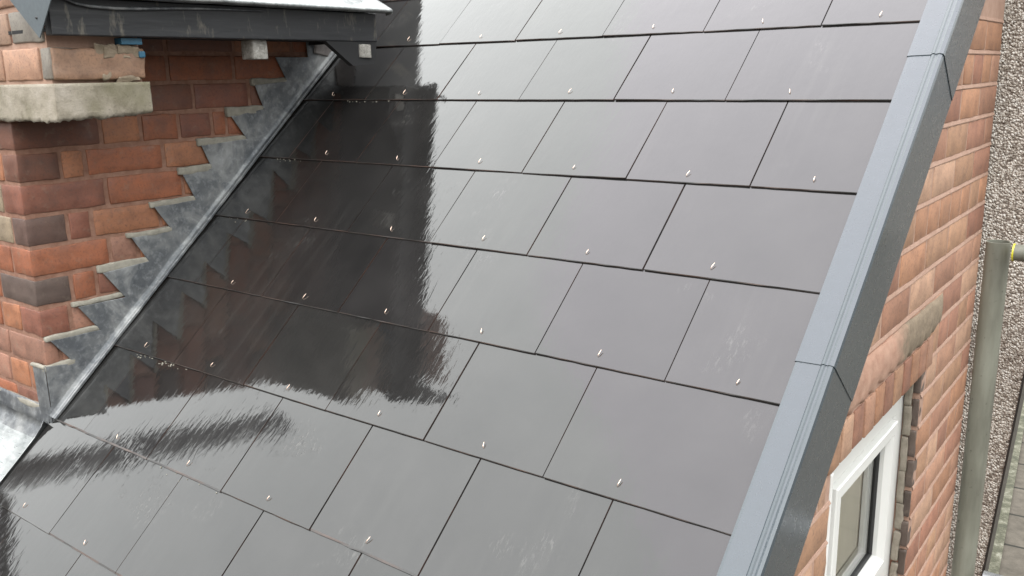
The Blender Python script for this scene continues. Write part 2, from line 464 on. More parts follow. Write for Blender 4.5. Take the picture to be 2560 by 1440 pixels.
m = Mt('wet_concrete_paving', Roughness=.9, Specular_IOR_Level=.2)
oc = m.coord('Object', (1, 1, 1), (0, 0, math.radians(-5.3)))
br = m.n('ShaderNodeTexBrick'); br.inputs['Scale'].default_value = 1.0
br.inputs['Brick Width'].default_value = .6; br.inputs['Row Height'].default_value = .45
br.inputs['Mortar Size'].default_value = .012; br.inputs['Color1'].default_value = (.085, .075, .060, 1)
br.inputs['Color2'].default_value = (.105, .092, .075, 1); br.inputs['Mortar'].default_value = (.02, .02, .016, 1)
m.l(oc, br.inputs['Vector'])
c = m.mix(m.val(m.noise(oc, 9, 6, .7), 0, .6, .35, .7), br.outputs['Color'], (.035, .032, .024))
m.set('Base Color', c)
m.l(m.bump(m.noise(oc, 80, 4), .4, .003), m.b.inputs['Normal'])
PAVE = m.m
m = Mt('mossy_concrete', Roughness=.85)
oc = m.coord('Object')
c = m.ramp(m.noise(oc, 11, 6, .7), [(.3, (.03, .034, .016)), (.48, (.075, .075, .04)), (.6, (.17, .165, .115)), (.75, (.42, .42, .34))])
m.set('Base Color', c)
m.l(m.bump(m.noise(oc, 60, 5, .7), .8, .01), m.b.inputs['Normal'])
MOSS = m.m

# ------------------------------------------------------------------ ground
bm = bmesh.new()
vs = [bm.verts.new(p) for p in ((-60, -60, -3.0), (60, -60, -3.0), (60, 60, -3.0), (-60, 60, -3.0))]
bm.faces.new(vs)
g = bm_obj('ground', bm, PAVE); g['kind'] = 'structure'

# ------------------------------------------------------------------ the extension: slate roof, gable wall, verge trim, window
ext = thing('slate_roofed_extension', 'low brick extension under the wet black slate roof', 'house extension', (-.7, -.6, -3.0))

GA = .2515; SW = .303; TL = .0042
rows = list(range(-10, 5))            # course k has its tail at v = k * GA
V_ = []; F_ = []; FM = []; CC = []; UV = []
meas = {0: .003, -1: -.249, -2: -.511, -3: -.7595, -4: -1.005, -5: -1.2555, -6: -1.509, -7: -1.760}
def tail_v(k): return meas.get(k, (k * GA if k > 0 else -1.760 + (k + 7) * GA))
rivets = []
def add_slate(u0, u1, k):
    v0 = tail_v(k); n0 = len(V_)
    Lk = .575
    nx, ny = 10, 12
    jt = rng.normal(0, 1)
    lift = abs(rng.normal(0, .0004)); tw = rng.normal(0, .0011); bow = rng.normal(.0001, .00015)
    skew = rng.normal(0, .0010)
    tint = 1 + rng.normal(0, .12)
    du = rng.normal(0, .0006)
    def surf(a, b):      # a across 0..1, b up 0..1
        u = u0 + du + (u1 - u0) * a; v = v0 + skew * (a - .5) + Lk * b
        h = -.0170 * Lk * b + (lift + tw * (a - .5)) * max(0, 1 - b * 2) - bow * 4 * (a - .5) ** 2 * max(0, 1 - b * 1.6)
        h += .00015 * noise.noise(Vector((u * 9 + k * 3.1, v * 9, k * 1.7)))
        return u, v, h
    be = .0042 if (k <= -6 and u1 < -.3 and rng.random() < .8) else .0013
    bs = [0.0, be / Lk] + [i / ny for i in range(1, ny + 1)]
    for j, b in enumerate(bs):
        for i in range(nx + 1):
            u, v, h = surf(i / nx, b)
            if j == 0:
                h -= .0012
                v += .0012 * noise.noise(Vector((u * 40, v * 7, k)))
            V_.append(rp(u, v, h)); UV.append((u, v)); CC.append((tint, tint * (1 + .01 * jt), tint, 1))
    nr = len(bs)
    w0 = len(V_)                       # the worn lip shares no points with the face, so the face shades flat
    for i in range(nx + 1):
        for s_ in (n0 + i, n0 + nx + 1 + i):
            V_.append(V_[s_].copy()); UV.append(UV[s_]); CC.append(CC[s_])
    for i in range(nx): F_.append((w0 + 2 * i, w0 + 2 * i + 2, w0 + 2 * i + 3, w0 + 2 * i + 1)); FM.append(2)
    for j in range(1, nr - 1):
        for i in range(nx):
            a = n0 + j * (nx + 1) + i
            F_.append((a, a + 1, a + nx + 2, a + nx + 1)); FM.append(0)
    m0 = len(V_)
    # underside outline + edges
    per = [(i, 0) for i in range(nx + 1)] + [(nx, j) for j in range(1, nr)] + [(i, nr - 1) for i in range(nx - 1, -1, -1)] + [(0, j) for j in range(nr - 2, 0, -1)]
    for (i, j) in per:
        u, v, h = surf(i / nx, bs[j])
        V_.append(rp(u, v + (.0008 if j == 0 else 0), h - TL)); UV.append((u, v + .01)); CC.append((tint, tint, tint, 1))
    n = len(per); t0 = len(V_)
    for (i, j) in per:
        s_ = n0 + j * (nx + 1) + i
        V_.append(V_[s_].copy()); UV.append(UV[s_]); CC.append(CC[s_])
    for q in range(n):
        F_.append((m0 + q, m0 + (q + 1) % n, t0 + (q + 1) % n, t0 + q)); FM.append(1)
ULEFT = -1.688
for k in rows:
    off = 0.0 if k % 2 == 0 else -.5
    # joints at u = (n + off) * SW
    js = [(j + off) * SW for j in range(-8, 2)]
    js = [j for j in js if ULEFT < j < .262]
    if k % 2 != 0: js = [j for j in js if j < -.1]        # slate-and-a-half at the verge on alternate courses
    cuts = [ULEFT] + js + [.268]
    if cuts[1] - cuts[0] < .05: cuts.pop(1)
    if cuts[-1] - cuts[-2] < .05: cuts.pop(-2)
    for a, b in zip(cuts, cuts[1:]):
        g_ = .0016
        add_slate(a + g_, b - g_, k)
        if b - a > .2: rivets.append(((a + b) / 2 if b < .2 or k % 2 == 0 else -.5 * SW + .5 * SW, tail_v(k)))
roof = mesh_obj('slate_roof', V_, F_, [SLATE, EDGE, LIP], ext, smooth=False, fm=FM, col=CC, uv=UV)
sm = np.array(FM) == 0
roof.data.polygons.foreach_set("use_smooth", sm)
bm = prism([(-1.72, -2.55), (.262, -2.55), (.262, 1.4), (-1.72, 1.4)], -NRM, .05, lambda a, b: rp(a, b, -.0180))
o = bm_obj('roof_deck', bm, DECK, ext)

sp = Soup()
for (ua, ub, k, n) in ((-1.55, -1.36, -5, 26), (-1.45, -1.30, -5, 8), (-1.45, -1.25, -1, 14), (-1.58, -1.45, -2, 10), (-1.2, -.9, -6, 8), (-1.62, -1.5, -3, 6)):
    for _ in range(n):
        u = rng.uniform(ua, ub); v = tail_v(k) - abs(rng.normal(0, .006)) - .0015; e = rng.uniform(.0006, .0016)
        c = rp(u, v, -.0042 + e * .6)
        sp.box((c.x - e, c.y - e * 1.4, c.z - e), (c.x + e, c.y + e * 1.4, c.z + e), (1, 1, 1), r=e * .8, amp=.0003, sc=200)
o = sp.obj('grit', POINT, roof); o['kind'] = 'stuff'

# copper rivet tails bent over above each tail
def rivet_mesh(seed):
    r = random.Random(seed)
    L_ = .0145 * r.uniform(.8, 1.15); ang = r.uniform(-.3, .4)
    p0 = Vector((0, 0, -.0015)); p1 = Vector((0, 0, .0028)); 
    d = Vector((math.sin(ang), math.cos(ang), .22)).normalized()
    pts = [p0, p1, p1 + d * L_ * .35 + Vector((0, 0, .0006)), p1 + d * L_ * .7, p1 + d * L_]
    bm = path_tube(pts, [.0008, .0009, .0010, .0009, .0005], 8)
    me = bpy.data.meshes.new('copper_rivet'); bmesh.ops.recalc_face_normals(bm, faces=bm.faces); bm.to_mesh(me); bm.free()
    me.materials.append(COPPER); me.polygons.foreach_set("use_smooth", [True] * len(me.polygons)); return me
rms = [rivet_mesh(i) for i in range(5)]
RM = Matrix(((1, 0, 0), (0, CO, -SI), (0, SI, CO))).to_4x4()
for i, (u, v) in enumerate(rivets):
    if v < -2.05 or v > .3: continue
    o = bpy.data.objects.new('copper_rivet', rms[i % 5]); COL.objects.link(o); o.parent = roof
    o.matrix_parent_inverse = roof.matrix_world.inverted()
    o.matrix_world = Matrix.Translation(rp(u + random.uniform(-.006, .006), v + .021 + random.uniform(-.004, .004), -.0004)) @ RM
    o.scale = (.9, .9, .9)

# verge trim: three lengths, flat top flange, bead at the arris, deep outer face
def verge(v0, v1, dh, drop):
    prof = [(.226 - dh, .0035), (.2275 - dh, .0075), (.232, .0082), (.272, .0092), (.2745, .0122), (.2785, .0132), (.281, .0110), (.2845, .0112),
            (.2885, .0128), (.2935 + dh, .0105), (.2955 + dh, .004), (.2955 + dh, -.142), (.2925, -.146), (.286, -.146), (.286, -.140), (.2915, -.138), (.2915, .002), (.286, .006), (.23, .004)]
    n = 40; vs = []; fs = []
    def edge(a, v):  # the outer-face part is cut on a slant, like the photographed laps
        return v
    for i in range(n + 1):
        t = i / n
        for (x, h) in prof:
            v = v0 + (v1 - v0) * t
            if h < 0:
                # below the arris the lap runs plumb-ish: shift up-slope with depth
                v += -h * .15
            hh = h + dh + .0009 * noise.noise(Vector((x * 20, v * 5, 3)))
            vs.append(rp(x, v, hh))
    P = len(prof)
    for i in range(n):
        for j in range(P):
            a = i * P + j; b = i * P + (j + 1) % P
            fs.append((a, b, b + P, a + P))
    fs.append(tuple(range(P))[::-1]); fs.append(tuple(n * P + j for j in range(P)))
    o = mesh_obj('verge_trim', vs, fs, TRIM, ext)
    return o
verge(-2.56, -.905, .0, 0); verge(-.918, -.115, .0016, 0); verge(-.125, 1.42, .0032, 0)

# gable wall --------------------------------------------------------
GX = .262; CH = .0857
Y0w, Y1w, ZT, ZB = -.549, .15, -.856, -1.46
zb = [-.065 - CH * i for i in range(-1, 22)]
pal2 = [tuple(1.0 * (x * .97 + .03 * (sum(c_) / 3) * w_) for x, w_ in zip(c_, (1.12, .98, .90))) for c_ in [(.50, .25, .155), (.56, .30, .19), (.46, .22, .14), (.52, .29, .17), (.44, .20, .125), (.60, .36, .235), (.54, .27, .15)]]  # palette lightened: haze and glare over the gable put into the brick colour
sp = Soup()
for i in range(len(zb) - 1):
    z1 = zb[i] - .0055; z0 = zb[i + 1] + .0055
    y = .76 - (0 if i % 2 else .112); first = True
    hd = (i % 4 == 1)
    yy = .758
    while yy > -2.2:
        w = (.108 if hd else .222) if not (first and i % 2) else .108
        first = False
        a, b = yy - w, yy; yy -= w + .010
        ym = (a + b) / 2
        if z1 / math.tan(PI) > a + 0 and False: continue
        # must stay below the roof plane
        hroof = lambda y_, z_: -y_ * SI + z_ * CO
        if hroof(b, z1) < -2: pass
        if hroof(a, z1) > -.035:
            # clip bricks that would pass through the roof
            if hroof(b, z1) > -.035: continue
            a = b - (b - (z1 * CO + .035) / SI)
            if b - a < .03: continue
        if z0 < ZT + .085 and z1 > ZB:
            top_zone = z1 > ZT - .001
            if top_zone and b > Y0w - .03 and a < .19:
                if a < Y0w - .03 - .03: b = min(b, Y0w - .035)
                elif b > .19 + .03: a = max(a, .195)
                else: continue
            elif not top_zone and b > Y0w and a < Y1w:
                if a < Y0w - .04: b = Y0w - .001
                elif b > Y1w + .04: a = Y1w
                else: continue
                if b - a < .03: continue
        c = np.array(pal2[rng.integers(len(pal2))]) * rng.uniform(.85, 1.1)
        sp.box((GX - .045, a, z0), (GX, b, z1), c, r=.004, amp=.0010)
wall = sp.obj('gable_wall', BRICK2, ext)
# mortar bed behind the brick faces, with the window opening left out
def yz_prism(poly, x, t): return prism(poly, Vector((-1, 0, 0)), t, lambda a, b: Vector((x, a, b)))
rz = lambda y, h: (h + y * SI) / CO
bm = bmesh.new()
def slab(bm, poly, x, t):
    b2 = yz_prism(poly, x, t)
    me = bpy.data.meshes.new('tmp'); b2.to_mesh(me); b2.free(); bm.from_mesh(me); bpy.data.meshes.remove(me)
xm = GX - .0016
slab(bm, [(-2.35, -3.0), (Y0w - .002, -3.0), (Y0w - .002, rz(Y0w - .002, -.05)), (-1.93, rz(-1.93, -.05)), (-1.93, -1.95), (-2.35, -1.95)][0:4] + [(-1.93, -3.0)][0:0] + [(-2.35, rz(-2.35, -.05))], xm, .22)
slab(bm, [(Y1w + .0, -3.0), (.757, -3.0), (.757, rz(.757, -.06)), (Y1w, rz(Y1w, -.06))], xm, .22)
slab(bm, [(Y0w, ZT), (Y1w, ZT), (Y1w, rz(Y1w, -.055)), (Y0w, rz(Y0w, -.055))], xm, .22)
slab(bm, [(Y0w, -3.0), (Y1w, -3.0), (Y1w, ZB), (Y0w, ZB)], xm, .22)
bm_obj('mortar_bed', bm, MORTAR2, wall)
bm = bmesh.new()
for zz in zb:
    segs = [(-2.3, .757)] if (zz > ZT + .02 or zz < ZB) else [(-2.3, Y0w - .002), (Y1w + .001, .757)]
    if ZT - .01 < zz < ZT + .10: segs = [(-2.3, -.665), (.195, .757)]
    for a, b in segs:
        n = 60; ph = zz * 91
        ytop = (zz * CO + .05) / SI            # where the bed joint meets the underside of the roof
        a = max(a, -2.3); b = min(b, .757)
        if a < ytop + 0 and ytop < b: pass
        prev = None
        for i in range(n + 1):
            y = a + (b - a) * i / n
            if -y * SI + zz * CO > -.04: prev = None; continue
            o1 = .0012 * noise.noise(Vector((y * 25, ph, 0))); o2 = .0010 * noise.noise(Vector((y * 60, ph, 4)))
            ring = [bm.verts.new(p) for p in ((GX - .004, y, zz + .0052 + o1), (GX - .0006 + o2, y, zz + .0045 + o1), (GX + .0016 + o2, y, zz - .0030), (GX + .0010 + o2, y, zz - .0048 + o1), (GX - .004, y, zz - .0056))]
            if prev:
                for j in range(4): bm.faces.new((prev[j], ring[j], ring[j + 1], prev[j + 1]))
            prev = ring
bm_obj('struck_joints', bm, MORTAR2, wall)
# rowlock course over the window
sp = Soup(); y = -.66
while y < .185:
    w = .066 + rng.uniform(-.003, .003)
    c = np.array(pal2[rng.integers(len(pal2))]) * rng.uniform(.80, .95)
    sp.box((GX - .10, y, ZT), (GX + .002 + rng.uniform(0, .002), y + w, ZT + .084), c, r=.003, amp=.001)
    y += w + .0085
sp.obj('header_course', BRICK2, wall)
# weathered fillet of mortar above the header: a bulging band with a ragged lower edge
vs = []; fs = []; ny = 110; nz = 14
for i in range(ny + 1):
    y = -.70 + (.292 + .70) * i / ny
    low = -.762 - .011 * abs(noise.noise(Vector((y * 22, 1, 0)))) - .012 * max(0, noise.noise(Vector((y * 60, 5, 0)))) + .004 * math.sin(y * 83)
    low += .03 * max(0, (y - .20)) * 5
    top = -.672 + .006 * noise.noise(Vector((y * 6, 8, 0)))
    endf = min(1, max(0, (.292 - y) / .05)) ** .5
    for j in range(nz + 1):
        t = j / nz; z = low + (top - low) * t
        bulge = .014 * math.sin(math.pi * min(1, (1 - t) * .92 + .04)) ** .6 if t < 1 else 0
        x = GX - .002 + (bulge + .003 * noise.noise(Vector((y * 30, z * 30, 2))) + .0015 * noise.noise(Vector((y * 120, z * 120, 2)))) * (.15 + .85 * endf)
        if j == 0: x = GX - .004
        if j == nz: x = GX - .003
        vs.append((x, y, z))
for i in range(ny):
    for j in range(nz):
        a = i * (nz + 1) + j; fs.append((a, a + nz + 1, a + nz + 2, a + 1))
m = Mt('fillet_mortar', Roughness=.9)
oc = m.coord('Object')
sxyz = m.n('ShaderNodeSeparateXYZ'); m.l(oc, sxyz.inputs[0])
bound = m.math('ADD', sxyz.outputs['Y'], m.val(m.noise(oc, 20, 5, .7), -.12, .12))
pk = m.mix(m.val(m.noise(oc, 30, 4), 0, 1, .3, .7), (.46, .255, .175), (.58, .36, .26))
gr = m.mix(m.val(m.noise(oc, 45, 5, .7), 0, 1, .3, .7), (.22, .165, .11), (.37, .29, .20))
m.set('Base Color', m.mix(m.val(bound, 0, 1, -.19, -.08), pk, gr))
m.l(m.bump(m.noise(oc, 160, 5, .7), .9, .0016), m.b.inputs['Normal'])
fil = mesh_obj('mortar_fillet', vs, fs, m.m, wall, smooth=True)
# rough grey mortar where the brickwork stops under the eaves
bm = bmesh.new(); add_box(bm, (GX - .05, .58, .035), (GX - .002, .765, .45)); 
bm_obj('grey_patching', bm, POINT, wall)
# near return of the extension
bm = bmesh.new(); add_box(bm, (-1.9, -1.86, -3.0), (GX - .02, -1.80, -1.66)); bm_obj('front_wall', bm, MORTAR2, ext)
# jamb reveal: pale packing mortar and the broken ends of the bricks
sp = Soup()
for i in range(len(zb) - 1):
    z1 = zb[i] - .0055; z0 = zb[i + 1] + .0055
    if z1 > ZT + .06 or z0 < ZB - .05: continue
    z1 = min(z1, ZT)
    if z1 - z0 < .02: continue
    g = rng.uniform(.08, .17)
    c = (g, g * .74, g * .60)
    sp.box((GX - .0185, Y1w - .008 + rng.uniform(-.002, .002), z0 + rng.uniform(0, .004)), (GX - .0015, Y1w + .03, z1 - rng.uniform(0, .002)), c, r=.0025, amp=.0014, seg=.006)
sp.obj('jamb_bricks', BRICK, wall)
sp = Soup(); z = ZT
while z > ZB:
    h = rng.uniform(.05, .10)
    sp.box((.2255, Y1w - .012 + rng.uniform(-.003, .003), z - h), (GX - .0175 + rng.uniform(-.003, .002), Y1w + .03, z), (1, 1, 1), r=.003, amp=.0025, seg=.005)
    z -= h + rng.uniform(.0, .010)
sp.obj('packing_mortar', mortar_mat('pale_packing', (.27, .235, .18), (.44, .39, .32)), wall)
# window -------------------------------------------------------------
win = bpy.data.objects.new('window', None); COL.objects.link(win); win.parent = ext
win.location = Vector((0.2, -.17, -1.46)) - Vector(ext.location)
bpy.context.view_layer.update()
def ring_frame(name, y0, y1, z0, z1, w, xf, xb, mat, parent, ch=.006):
    """mitred four-sided frame with a chamfered inner edge"""
    bm = bmesh.new()
    def loop(y0, y1, z0, z1, x): return [bm.verts.new((x, a, b)) for a, b in ((y0, z0), (y1, z0), (y1, z1), (y0, z1))]
    Ls = [loop(y0, y1, z0, z1, xb), loop(y0, y1, z0, z1, xf - .003), loop(y0 + .003, y1 - .003, z0 + .003, z1 - .003, xf),
          loop(y0 + w - ch, y1 - w + ch, z0 + w - ch, z1 - w + ch, xf), loop(y0 + w, y1 - w, z0 + w, z1 - w, xf - ch), loop(y0 + w, y1 - w, z0 + w, z1 - w, xb)]
    for A, B in zip(Ls, Ls[1:] + Ls[:1]):
        for i in range(4): bm.faces.new((A[i], A[(i + 1) % 4], B[(i + 1) % 4], B[i]))
    return bm_obj(name, bm, mat, parent)
ring_frame('frame', -.50, .161, -1.468, -.872, .092, .222, .165, UPVC, win, .010)
ring_frame('sash', -.406, .067, -1.374, -.966, .044, .232, .170, UPVC, win, .016)
ring_frame('glazing_bead', -.3615, .0225, -1.3295, -1.0105, .0035, .2060, .192, BEAD, win, .001)
ring_frame('frame_reflection', -.352, .006, -1.318, -1.022, .024, .193, .180, UPVC, win, .004)  # white ring standing in for the frame's reflection in the glass
bm = bmesh.new(); bm.faces.new([bm.verts.new(p) for p in ((.199, -.359, -1.327), (.199, .020, -1.327), (.199, .020, -1.013), (.199, -.359, -1.013))]); gl_o = bm_obj('glass', bm, GLASS, win)
if gl_o.data.polygons[0].normal.x < 0: gl_o.data.flip_normals()
# jagged sealant line down the near side of the frame
vs = []; fs = []; n = 90
for i in range(n + 1):
    z = ZT - .006 - (ZT - ZB) * i / n
    w = .005 + .007 * max(0, noise.noise(Vector((z * 18, 3, 0)))) + .004 * abs(noise.noise(Vector((z * 70, 6, 0))))
    for (x, y) in ((GX + .0005, Y0w + .004), (GX + .002, Y0w - w * .4), (GX - .001, Y0w - w - .004)):
        vs.append((x, y, z))
for i in range(n):
    for j in range(2):
        a = i * 3 + j; fs.append((a, a + 1, a + 4, a + 3))
o = mesh_obj('sealant', vs, fs, UPVC, win, smooth=True)
sm_ = o.modifiers.new('thick', 'SOLIDIFY'); sm_.thickness = .0015
bm = bmesh.new(); add_box(bm, (.174, -.40, -1.40), (.177, .06, -.94)); bm_obj('reflection_panel', bm, PANEREFL, win)  # added panel; its colour carries the pale reflection in the pane
# plain dim room behind the glass
bm = bmesh.new()
vsr = add_box(bm, (-.9, -.9, -1.9), (.04, .5, -.80))
for f in list(bm.faces):
    if all(abs(v.co.x - .04) < 1e-6 for v in f.verts): bm.faces.remove(f)
bm_obj('room_lining', bm, ROOM, win)
bm = bmesh.new(); add_box(bm, (.040, -.9, -1.9), (.042, -.50, -.80)); add_box(bm, (.040, .161, -1.9), (.042, .5, -.80))
add_box(bm, (.040, -.50, -.872), (.042, .161, -.80)); add_box(bm, (.040, -.50, -1.9), (.042, .161, -1.468))
bm_obj('room_front', bm, ROOM, win)

# ------------------------------------------------------------------ the main house wall on the left, with its corbelled shoulder
hs_ = thing('brick_house', 'red brick house wall with a stone corbel and stepped lead flashing', 'house', (-2.2, -.2, -3.0))
WX = -1.682; WY = -1.127
zc = [-.101 + .0833 * i for i in range(6, 0, -1)] + [-.101, -.185, -.268, -.351, -.437, -.520, -.604, -.686, -.770, -.853, -.936, -1.02, -1.10, -1.19]
R_, O_, D_, G_, Bn, Pk, Tn = (.38, .13, .062), (.42, .175, .088), (.23, .095, .060), (.14, .095, .078), (.28, .105, .066), (.38, .19, .13), (.36, .28, .19)
Dg = (.15, .085, .066)
JR = {-.101: [-.589, -.386], -.185: [-.89, -.77, -.647, -.533, -.48], -.268: [-1.014, -.946, -.707], -.351: [-.895, -.654], -.437: [-1.017, -.946, -.741],
      -.520: [-.906, -.822], -.604: [-1.027, -.956], -.686: [-1.043, -.93], -.770: [-1.085], -.853: [-1.04]}
CLR = {-.101: [D_, Bn, D_], -.185: [D_, O_, R_, Bn, R_, R_], -.268: [D_, O_, R_, O_], -.351: [Bn, R_, O_], -.437: [Dg, Bn, O_, O_],
       -.520: [R_, Pk, O_], -.604: [G_, R_, Bn], -.686: [Bn, Pk, O_], -.770: [Pk, Pk], -.853: [O_, Pk]}
sp = Soup()
JW = .0060
# left-face pattern: distance of joints from the corner, per course
for i in range(len(zc) - 1):
    z1 = zc[i] - JW; z0 = zc[i + 1] + JW; key = round(zc[i], 3)
    ys = [WY] + list(JR.get(key, []))
    cols = list(CLR.get(key, []))
    y = ys[-1]
    while y < 1.2: y += .235 if (i + len(ys)) % 2 else .228; ys.append(y)
    lf = .105 if i % 2 else .20
    if key in (-.437, -.268): lf = .075
    for q, (a, b) in enumerate(zip(ys, ys[1:])):
        c = np.array(cols[q] if q < len(cols) else [R_, O_, D_, R_][rng.integers(4)]) * rng.uniform(.88, 1.1)
        a_ = a if q == 0 else a + JW
        zt_lim = rz(b, -.05)
        if z1 < rz(a, -.03): continue
        x0 = WX - (.105 if q else lf)
        sp.box((x0, a_, z0 + rng.uniform(-.001, .001)), (WX + rng.uniform(-.0012, .0008), b - JW + rng.uniform(-.001, .001), z1 + rng.uniform(-.001, .001)), c, r=.0030, amp=.0018, seg=.018)
    # return face (facing -Y)
    x = WX - lf - JW * 2
    if key in (-.351, -.437): cc = Tn
    else: cc = None
    while x > -2.5:
        w = .215 if rng.random() > .4 else .105
        c = np.array(cc if cc and x > WX - .2 else [R_, O_, Pk, O_, R_][rng.integers(5)]) * rng.uniform(.95, 1.15)
        sp.box((x - w, WY, z0), (x, WY + .10, z1), c, r=.0030, amp=.0018, seg=.018)
        x -= w + JW * 2
wall = sp.obj('brick_wall', BRICK, hs_)
bm = bmesh.new()
slab(bm, [(WY + .0035, -3.0), (2.5, -3.0), (2.5, .38), (WY + .0035, .38)], WX - .0035, .9)
bm_obj('mortar_bed', bm, MORTAR, wall)
# corbel bricks
sp = Soup(); cx = -1.40; y0 = -1.137; y1 = -.902
for i, (za, zb_) in enumerate(((-.0935, -.007), (-.007, .079), (.079, .165), (.165, .25), (.25, .34))):
    z0 = za + JW; z1 = zb_ - JW
    lf = .054 if i % 2 == 0 else .165
    ylim = y1 if i < 1 else y1 - .002
    cR = (np.array(Pk) * 1.08, np.array(D_) * 1.4)[i % 2] if i < 2 else np.array(Pk)
    cx_ = cx if i == 0 else cx - .012
    if i < 1: sp.box((cx_ - .2, y0, z0), (cx_, ylim, z1), (.40, .235, .15), r=.006, amp=.003, seg=.012)
    elif i < 5:
        sp.box((cx_ - .2, y0, z0), (cx_, ylim, z1 if i > 1 else .0), cR, r=.006, amp=.002) if i != 1 else sp.box((cx_ - .2, y0 + .003, z0), (cx_ - .012, ylim, z1), cR, r=.006, amp=.002)
    # left face
    first = True; x = cx - .006 if i == 0 else cx_ - .012
    xs = [x, x - lf]
    while xs[-1] > -2.4: xs.append(xs[-1] - (.22 if (len(xs) + i) % 2 else .19))
    for q, (a, b) in enumerate(zip(xs, xs[1:])):
        c = np.array((.30, .27, .23) if (q == 0) else (.52, .30, .20) if i % 2 == 0 else (.42, .27, .19)) * rng.uniform(.9, 1.1)
        sp.box((b + JW * 2, y0 - .004, z0), (a, y0 + .09, z1), c, r=.005, amp=.002)
sp.obj('corbel_bricks', BRICK, hs_)
bm = bmesh.new(); add_box(bm, (-2.5, y0 + .002, -.10), (cx - .018, y1 - .004, .34)); bm_obj('corbel_core', bm, MORTAR2, hs_)
# the light daub of mortar on the corbel's side
sp = Soup()
for (y, z, a, b) in ((-1.005, -.017, .03, .012), (-.975, -.026, .035, .014), (-.945, -.020, .03, .012), (-1.0, -.082, .02, .008), (-.955, -.085, .03, .008)):
    sp.box((cx - .004, y - a, z - b), (cx + .0045, y + a, z + b), (1, 1, 1), r=.006, amp=.006, seg=.004, sc=60)
sp.obj('mortar_daub', mortar_mat('sandy_daub', (.24, .19, .13), (.42, .33, .24)), hs_)
# corbel stone: one block whose underside sags and is ragged
vs = []; V, F = box_tpl(150, 70, 10)
x0, x1, ya, yb, za, zb_ = -2.5, -1.384, -1.150, -.905, -.181, -.096
P = np.array((x0, ya, za)) + (V + .5) * np.array((x1 - x0, yb - ya, zb_ - za))
NN = vnoise(P, 26, 3.) ; N2 = vnoise(P, 90, 5.); N3 = vnoise(P, 240, 8.)
below = np.clip((zb_ - P[:, 2]) / (zb_ - za), 0, 1)
P[:, 2] += below ** 2 * (.004 * NN[:, 0] + .004 * N2[:, 1] + .005 * N3[:, 0] + .010 * (P[:, 1] - ya) / (yb - ya) - .002)
P[:, 0] += .0015 * NN[:, 1] + .001 * N2[:, 0] - .004 * (below > .9)
P[:, 1] += .0015 * NN[:, 2] + .001 * N2[:, 2]
mesh_obj('corbel_stone', P, F, STONE, hs_, smooth=True)

# stepped lead flashing
T = [(-.149, .060), (-.279, -.027), (-.368, -.114), (-.468, -.206), (-.584, -.288), (-.657, -.371), (-.762, -.455), (-.843, -.534), (-.941, -.62), (-1.024, -.701), (-1.112, -.777)]
I = [(-.143, -.027), (-.238, -.104), (-.34, -.19), (-.416, -.28), (-.554, -.36), (-.621, -.451), (-.712, -.531), (-.798, -.611), (-.884, -.702), (-.97, -.78), (-1.054, -.855)]
roofZ = lambda y, h=.0: (h + y * SI) / CO
poly = [(.25, .06), (T[0][0], T[0][1])]
for t, i in zip(T, I):
    if t is not T[0]: poly.append(t)
    poly.append(i)
poly.append((-1.134, -.845))
poly.append((-1.134, -1.03))
low = [(y, roofZ(y, .006)) for y in (-1.124, -.9, -.7, -.5, -.3, -.1, .25)]
low[0] = (-1.124, roofZ(-1.124, .004))
poly += low
FX = WX + .005
bm = yz_prism(poly, FX + .004, .003)
# dress of lead over the slates and its rolled edge
def strip(bm, pts_rows):
    R = [[bm.verts.new(p) for p in row] for row in pts_rows]
    for A, B in zip(R, R[1:]):
        for a, b, c, d in zip(A, A[1:], B[1:], B): bm.faces.new((a, b, c, d))
rowsL = []
nn = 90
for i in range(nn + 1):
    v = -1.508 + (1.508 + .25) * i / nn
    w = .004 * noise.noise(Vector((v * 7, 0, 3))) + .002 * noise.noise(Vector((v * 25, 0, 3)))
    hw = .003 * noise.noise(Vector((v * 9, 4, 3)))
    rowsL.append([rp(FX + .0035, v, .030), rp(FX + .0048, v, .020 + hw), rp(FX + .0085 + w * .3, v, .0125 + hw), rp(-1.665 + w * .6, v, .0095 + hw * .6), rp(-1.660 + w * .8, v, .0115 + hw * .4),
                  rp(-1.6565 + w * .8, v, .009), rp(-1.6575 + w * .8, v, .0022)])
bmf = bmesh.new(); strip(bmf, rowsL)
me = bpy.data.meshes.new('tmp'); bmf.to_mesh(me); bmf.free(); bm.from_mesh(me); bpy.data.meshes.remove(me)
fl = bm_obj('step_flashing', bm, LEAD, hs_)
md = fl.modifiers.new('bev', 'BEVEL'); md.width = .0014; md.segments = 2; md.limit_method = 'ANGLE'
# pale pointing above each step, one fillet per step
for t, i in zip(T[2:], I[1:]):
    sp = Soup()
    ya, yb = t[0] - .012, i[0] + .002
    za, zb_ = t[1], i[1]
    lo_ = min(za, zb_)
    sp.box((WX - .012, ya, lo_ - .001), (WX + .0085, yb, max(za, zb_) + .0125), (1, 1, 1), r=.0045, amp=.003, seg=.006, sc=30)
    sp.obj('step_pointing', POINT, fl)
sp = Soup(); sp.box((WX - .012, WY - .010, -.862), (WX + .0085, -1.05, -.843), (1, 1, 1), r=.005, amp=.002, seg=.008); sp.obj('step_pointing', POINT, fl)
sp = Soup(); sp.box((-2.5, WY - .010, -.986), (WX - .035, WY + .004, -.968), (1, 1, 1), r=.006, amp=.003, seg=.012); sp.obj('apron_pointing', POINT, hs_)
